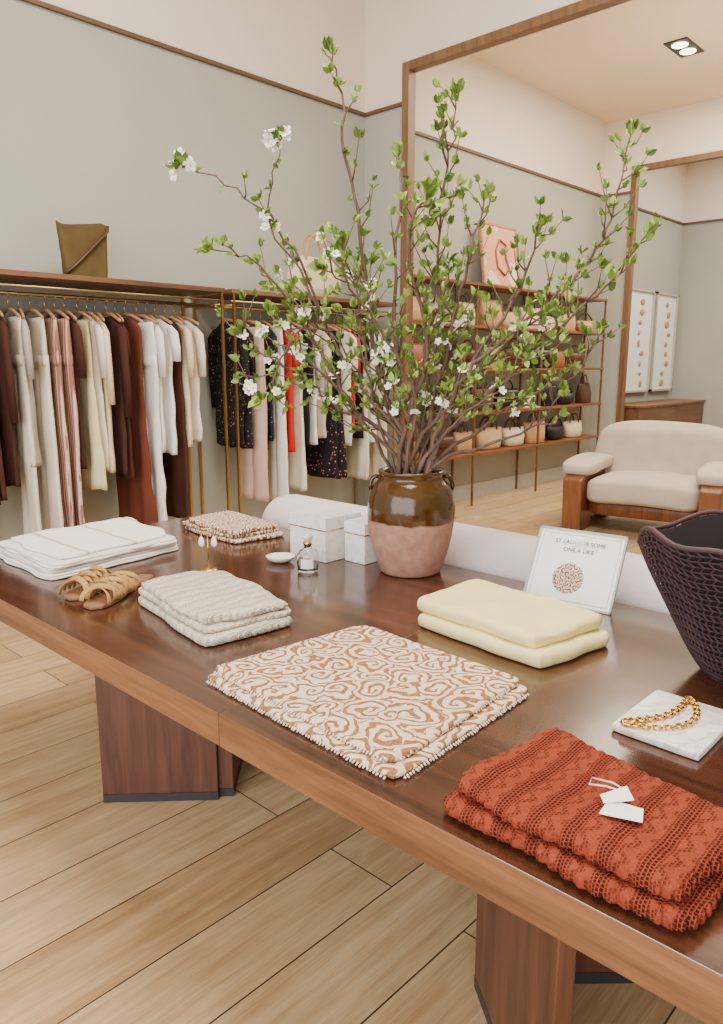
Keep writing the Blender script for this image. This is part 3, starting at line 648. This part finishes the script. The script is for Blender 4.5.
g=G("pink_stripe_cloth",.9,0,.15); v=g.co(); s_=g.n('ShaderNodeSeparateXYZ',i0=v); g.color(g.mix(g.step(g.math('SINE',g.math('MULTIPLY',s_.outputs[0],240.0)),.1,.2),C(150,100,90),C(206,178,160))); F['stripe']=g.m
F['dot']=dots("black_dotted_cloth",C(30,26,28),C(190,160,140),46,.17); F['floral']=dots("black_floral_cloth",C(34,28,32),C(180,120,120),34,.22); F['knit']=lace("cream_hanging_knit",C(226,210,178),C(176,154,120),.02,.09)
CN={'dbrown':'dark brown','cream':'cream','white':'white','grey':'grey','pink':'dusty pink','yellow':'pale yellow','rust':'rust brown','stone':'stone beige','red':'bright red','black':'black','blush':'blush','stripe':'pink and cream striped','dot':'black dotted','floral':'black floral','knit':'cream openwork knit'}
R1=[('dress','dbrown',1.42,.5),('shirt','dbrown',1.51,.8),('dress','dbrown',1.60,.7),('dress','dbrown',1.69,.72),('shirt','dbrown',1.755,.78),('trousers','cream',1.84,.34),('shirt','grey',1.90,.88),('trousers','cream',1.965,.34),('trousers','stripe',2.05,.36),('trousers','stripe',2.11,.38),('shirt','dbrown',2.17,.85),('skirt','yellow',2.25,.70),('shirt','cream',2.31,.82),('shirt','knit',2.365,.80),('shirt','dbrown',2.44,.78),('shirt','dbrown',2.50,.74),('dress','rust',2.565,.42),('trousers','white',2.65,.36),('shirt','white',2.72,.90),('shirt','white',2.785,.88),('dress','dbrown',2.86,.42),('shirt','knit',2.93,.92),('shirt','cream',2.985,.94)]
R2=[('shirt','dot',3.36,.88),('shirt','dot',3.43,.86),('trousers','blush',3.51,.46),('trousers','blush',3.58,.46),('shirt','dot',3.67,.90),('trousers','white',3.75,.42),('shirt','red',3.84,.80),('dress','cream',3.93,.50),('shirt','black',4.0,.85),('shirt','white',4.09,.85),('shirt','stone',4.17,.88),('dress','floral',4.27,.55),('skirt','floral',4.35,.55),('shirt','cream',4.44,.8),('shirt','red',4.52,.95),('shirt','black',4.61,.85),('dress','cream',4.69,.5),('shirt','white',4.78,.8),('trousers','stone',4.87,.45)]
for i,(k,c,y,zb) in enumerate(R1): garment(k,y,F[c],zb,"%s %s hanging from brass rail on wooden hanger"%(CN[c],k),"neutral clothes on the rack",200+i)
for i,(k,c,y,zb) in enumerate(R2): garment(k,y,F[c],zb,"%s %s hanging from brass rail on wooden hanger"%(CN[c],k),"black white and red clothes on the rack",300+i)
# ------------------------------------------------------------ bags
def bagmesh(kind):
    b=MB(); h=MB(); fl=None
    def body(rows,n=32,e=.4,m=b):
        vs=[]
        for z,w,t in rows:
            for j in range(n):
                a=2*math.pi*j/n; sg=lambda q:math.copysign(abs(q)**e,q); vs.append((t*sg(math.sin(a)),w*sg(math.cos(a)),z))
        k=len(rows); m.add(vs,[(i*n+(j+1)%n,i*n+j,(i+1)*n+j,(i+1)*n+(j+1)%n) for i in range(k-1) for j in range(n)]+[tuple(range(n)),tuple(range((k-1)*n,k*n))[::-1]])
    arch=lambda w,z,H,x=0:[(x,w*math.cos(a),z+H*math.sin(a)) for a in [math.pi*i/12 for i in range(13)]]
    if kind=='tote': body([(0,.11,.055),(.008,.118,.06),(.1,.13,.055),(.18,.145,.025),(.205,.15,.010)]); h.tube(arch(.06,.19,.10,.012),.006,6); h.tube(arch(.06,.19,.08,-.02),.006,6)
    if kind=='satchel':
        body([(0,.12,.045),(.01,.135,.052),(.09,.14,.05),(.15,.13,.045),(.175,.115,.02)]); h.tube(arch(.075,.165,.09),.008,6)
        fl=MB(); body([(.075,.10,.056),(.085,.125,.0575),(.15,.136,.05),(.18,.12,.026)],m=fl)
    if kind=='bucket': body([(0,.085,.07),(.01,.095,.075),(.1,.10,.07),(.18,.10,.035),(.20,.095,.02)],e=.7); h.tube(arch(.09,.17,.10),.007,6)
    if kind=='basket': body([(0,.10,.06),(.02,.13,.075),(.09,.15,.07),(.15,.165,.035),(.17,.165,.02)],e=.7); h.tube(arch(.08,.15,.10,.03),.008,6); h.tube(arch(.08,.15,.10,-.03),.008,6)
    if kind=='hobo':
        body([(0,.06,.03),(.015,.11,.05),(.06,.15,.06),(.10,.16,.045),(.13,.16,.025),(.14,.155,.012)],e=.6); h.tube([(0,-.15,.12),(0,-.12,.17),(0,-.05,.22),(0,.05,.22),(0,.12,.17),(0,.15,.12)],.010,8,flat=.6)
    if kind=='hat': body([(0,.17,.125),(.008,.17,.125),(.012,.09,.08),(.08,.082,.072),(.11,.06,.055)],e=1); h.tube([(.084*math.sin(a),.093*math.cos(a),.025) for a in [math.pi*i/12 for i in range(24)]],.008,6,closed=True)
    return b,h,fl
BC=dict(cognac=plain("cognac_leather",C(146,80,44),.4),tan=plain("tan_leather",C(190,146,100),.5),black=plain("black_leather",C(28,24,24),.35),brown=plain("brown_leather",C(80,48,32),.4),burg=plain("burgundy_leather",C(88,36,32),.4),olive=fabric("olive_suede",C(100,84,50),C(72,58,34),200),straw=lace("straw_weave",C(206,178,130),C(150,118,76),.014,.05),cream=lace("cream_weave",C(230,212,180),C(180,152,112),.016,.06))
bw={'cognac':'cognac leather','tan':'tan leather','black':'black leather','brown':'brown leather','burg':'burgundy leather','straw':'woven straw','cream':'cream woven','olive':'olive suede'}
cache={}
KN={'tote':'tote bag','satchel':'flap handbag','bucket':'bucket bag','basket':'basket bag','hobo':'slouchy shoulder bag','hat':'brimmed hat'}
def bag(kind,col,loc,rz,sc,grp):
    key=(kind,col)
    if key not in cache:
        b,h,fl=bagmesh(kind); nm={'tote':'tote_bag','satchel':'handbag','bucket':'bucket_bag','basket':'basket_bag','hobo':'shoulder_bag','hat':'straw_hat'}[kind]
        o=b.make(nm,BC[col],loc); parts=[h.make("hat_band" if kind=='hat' else "handle",BC['brown'] if col in('straw','cream','tan') else BC[col],(0,0,0),o)]
        if fl: parts.append(fl.make("flap",BC['burg' if col=='cognac' else col],(0,0,0),o))
        cache[key]=(o,parts)
    else:
        o=cache[key][0].copy(); COL.objects.link(o)
        for p in cache[key][1]:
            k=p.copy(); COL.objects.link(k); k.parent=o
    o.location=loc; o.rotation_euler=(0,0,rz); o.scale=sc
    tag(o,"%s %s standing on wooden shelf"%(bw[col],KN[kind]),"hat" if kind=='hat' else "bag",grp)
sv=empty("shelf_unit",(-4.64,7.3,0)); LV=[.55,.97,1.41,1.84,2.25]
for z in LV: lbox("shelf",-.15,.15,-1.95,1.95,z-.025,z,M['bagshelf'],sv,.002)
for y in(-1.93,-.85,.43,1.93):
    for x in(-.13,.13): lbox("post",x-.010,x+.010,y-.010,y+.010,0,2.25,M['shelfwood'],sv)
tag(sv,"long five-tier wooden wall shelf holding bags and hats","shelf unit")
rr=random.Random(11)
sets={1.84:[('hobo','cream'),('hat','tan'),('tote','tan'),('basket','straw'),('hat','straw'),('hobo','tan'),('tote','cream')],1.41:[('satchel','black'),('tote','cognac'),('hobo','brown'),('satchel','burg'),('tote','tan'),('satchel','brown'),('tote','olive')],.97:[('satchel','cognac'),('hobo','black'),('tote','brown'),('satchel','black'),('hat','cream'),('tote','black'),('satchel','burg')],.55:[('basket','straw'),('tote','cognac'),('hobo','black'),('basket','cream'),('bucket','cognac'),('satchel','brown'),('tote','tan')]}
for z,S in sets.items():
    y=5.56; i=rr.randint(0,4)
    while y<9.05:
        k,c=S[i%len(S)]; s0=rr.uniform(1.05,1.35); sz=s0*rr.uniform(.9,1.08)
        if k=='hat': s0=1.1; sz=1.2
        bag(k,c,(-4.635,y,z+.001),rr.uniform(-.3,.1),(min(s0,1.2),s0*rr.uniform(.85,1.0),sz),"bags and hats on the wall shelves")
        y+=rr.uniform(.36,.5); i+=rr.choice([1,1,2,3])
e=empty("suede_shoulder_bag",(-4.5,2.32,1.967),.1)
b=MB(); n=32; vs=[]
for i in range(15):
    f=i/14; z=.32*f
    for j in range(n):
        a=2*math.pi*j/n; w=.135+.035*f; t=.055*(1-f*.75); sg=lambda q:math.copysign(abs(q)**.5,q)
        vs.append((t*sg(math.sin(a))+.012*noise.noise(Vector((f*4,w*math.cos(a)*14,1))),w*sg(math.cos(a)),z+(.02*math.sin(w*math.cos(a)*18) if i==14 else 0)))
b.add(vs,[(i*n+(j+1)%n,i*n+j,(i+1)*n+j,(i+1)*n+(j+1)%n) for i in range(14) for j in range(n)]+[tuple(range(n)),tuple(range(14*n,15*n))[::-1]])
b.make("body",BC['olive'],(0,0,0),e)
b=MB(); b.tube([(.03,-.16,.02),(.062,-.12,.06),(.060,-.03,.14),(.05,.06,.22),(.03,.15,.29),(.01,.165,.33)],.012,8,flat=.4); b.make("strap",BC['brown'],(0,0,0),e)
tag(e,"olive brown suede bag with leather strap on rack shelf","bag")
e=empty("woven_handbag",(-4.5,4.22,1.967),0)
b=MB(); n=36; vs=[]
R_=[(0,.17,.06),(.02,.22,.075),(.08,.26,.09),(.16,.27,.085),(.24,.24,.06),(.30,.19,.04),(.31,.17,.02)]
for z,w,t in R_:
    for j in range(n):
        a=2*math.pi*j/n; sg=lambda q:math.copysign(abs(q)**.75,q); vs.append((t*sg(math.sin(a)),w*sg(math.cos(a)),z))
b.add(vs,[(i*n+(j+1)%n,i*n+j,(i+1)*n+j,(i+1)*n+(j+1)%n) for i in range(6) for j in range(n)]+[tuple(range(n)),tuple(range(6*n,7*n))[::-1]])
b.make("body",BC['cream'],(0,0,0),e)
for x in(-.035,.035):
    b=MB(); b.tube([(x,.12*math.cos(a),.27+.21*math.sin(a)) for a in [math.pi*i/14 for i in range(15)]],.010,8); b.make("handle",BC['tan'],(0,0,0),e)
tag(e,"large cream woven handbag with arched handles on shelf","bag")
pe=empty("framed_picture",(-4.60,7.02,2.252)); 
def pp(name,bx,mat,parent=pe,ry=-.12):
    b=MB()
    for q in bx: b.box(*q)
    return b.make(name,mat,(0,0,0),parent,smooth=False,ry=ry)
pp("frame",[(-.012,.012,-.34,.34,0,.025),(-.012,.012,-.34,.34,.615,.64),(-.012,.012,-.34,-.315,0,.64),(-.012,.012,.315,.34,0,.64)],M['hang'])
g=G("abstract_print",.7); v=g.co(); n=g.noise(v,3.2,1)
g.color(g.mix(g.step(n,.53,.01),C(220,156,128),C(234,210,192))); pp("print",[(-.008,.004,-.315,.315,.025,.615)],g.m)
b=MB(); b.tube([(.008,.05,.12),(.008,-.08,.2),(.008,-.1,.36),(.008,-.02,.48),(.008,.1,.44),(.008,.08,.3),(.008,.14,.2),(.008,.05,.12)],.02,8,flat=.2); b.make("painted_shape",plain("terracotta_paint",C(180,96,70),.7),(0,0,0),pe,ry=-.12)
tag(pe,"pale wood framed abstract picture in peach and terracotta","picture")
# ------------------------------------------------------------ third room
for y0,y1 in((10.35,11.28),(11.36,12.15)):
    e=empty("jewelry_display_board",(-4.79,(y0+y1)/2,1.05)); h=(y1-y0)/2
    lbox("panel",0,.02,-h,h,0,1.45,M['signw'],e)
    b=MB(); 
    for q in((0,.05,-h,h,0,.03),(0,.05,-h,h,1.42,1.45),(0,.05,-h,-h+.03,0,1.45),(0,.05,h-.03,h,0,1.45)): b.box(*q)
    b.make("frame",M['base'],(0,0,0),e,smooth=False)
    b=MB(); rq=random.Random(int(y0*10))
    for iz in range(9):
        y=h*.25+rq.uniform(-.08,.08); z=.12+iz*.145; b.ell((.025,y,z),.01,rq.uniform(.03,.09),rq.uniform(.03,.06),1,8,6)
    b.make("hanging_jewelry",BC['tan'],(0,0,0),e)["kind"]="stuff"
    tag(e,"white framed wall board displaying small jewelry","display board","jewelry boards on the wall")
e=empty("counter_cabinet",(-4.5,11.0,0))
lbox("body",-.29,.25,-1.15,1.2,.0,.88,M['shelfwood'],e,.004); lbox("countertop",-.295,.27,-1.17,1.22,.88,.91,M['chairwood'],e,.003)
tag(e,"dark wooden display counter along wall under jewelry boards","counter")
e=empty("ceiling_spotlight",(-3.2,7.85,4.42),0)
lbox("housing",-.11,.11,-.22,.22,-.012,-.001,plain("black_housing",C(40,38,36),.4),e)
for y in(-.1,.1):
    b=MB(); b.lathe([(0,-.018),(.07,-.018),(.075,-.012),(0,-.012)],24); b.make("lamp",emit("lamp_glow",C(255,236,205),12),(0,y,0),e)
tag(e,"recessed twin spotlight in black housing on ceiling","ceiling light")
# ------------------------------------------------------------ lights
def area(loc,rot,sx,sy,p,c):
    l=bpy.data.lights.new("area_light",'AREA'); l.shape='RECTANGLE'; l.size=sx; l.size_y=sy; l.energy=p; l.color=c
    o=bpy.data.objects.new("area_light",l); COL.objects.link(o); o.location=loc; o.rotation_euler=rot; return o
area((.2,-2.9,2.3),(math.radians(86),0,math.radians(12)),6.5,3.6,410,(1,.985,.96))
area((-1.5,1.8,4.85),(0,0,0),2.4,2.4,330,(1,.95,.88))
area((-2.3,7.4,4.38),(0,0,0),3,3,270,(1,.87,.69))
area((-2.3,7.4,2.6),(math.pi,0,0),2,2,55,(1,.9,.78))
area((-2.5,11,4.38),(0,0,0),2,1.6,140,(1,.96,.88))
w=bpy.data.worlds.new("world"); bpy.context.scene.world=w; w.use_nodes=True
w.node_tree.nodes["Background"].inputs[0].default_value=(.95,.97,1,1); w.node_tree.nodes["Background"].inputs[1].default_value=1.1
# ------------------------------------------------------------ camera
cam=bpy.data.cameras.new("camera"); cam.sensor_width=36; cam.sensor_fit='AUTO'; cam.lens=755/1024*36
co=bpy.data.objects.new("camera",cam); COL.objects.link(co); co.location=(0,0,1.47)
co.rotation_euler=(math.pi/2-math.atan(149/755),0,math.radians(43.4)); bpy.context.scene.camera=co
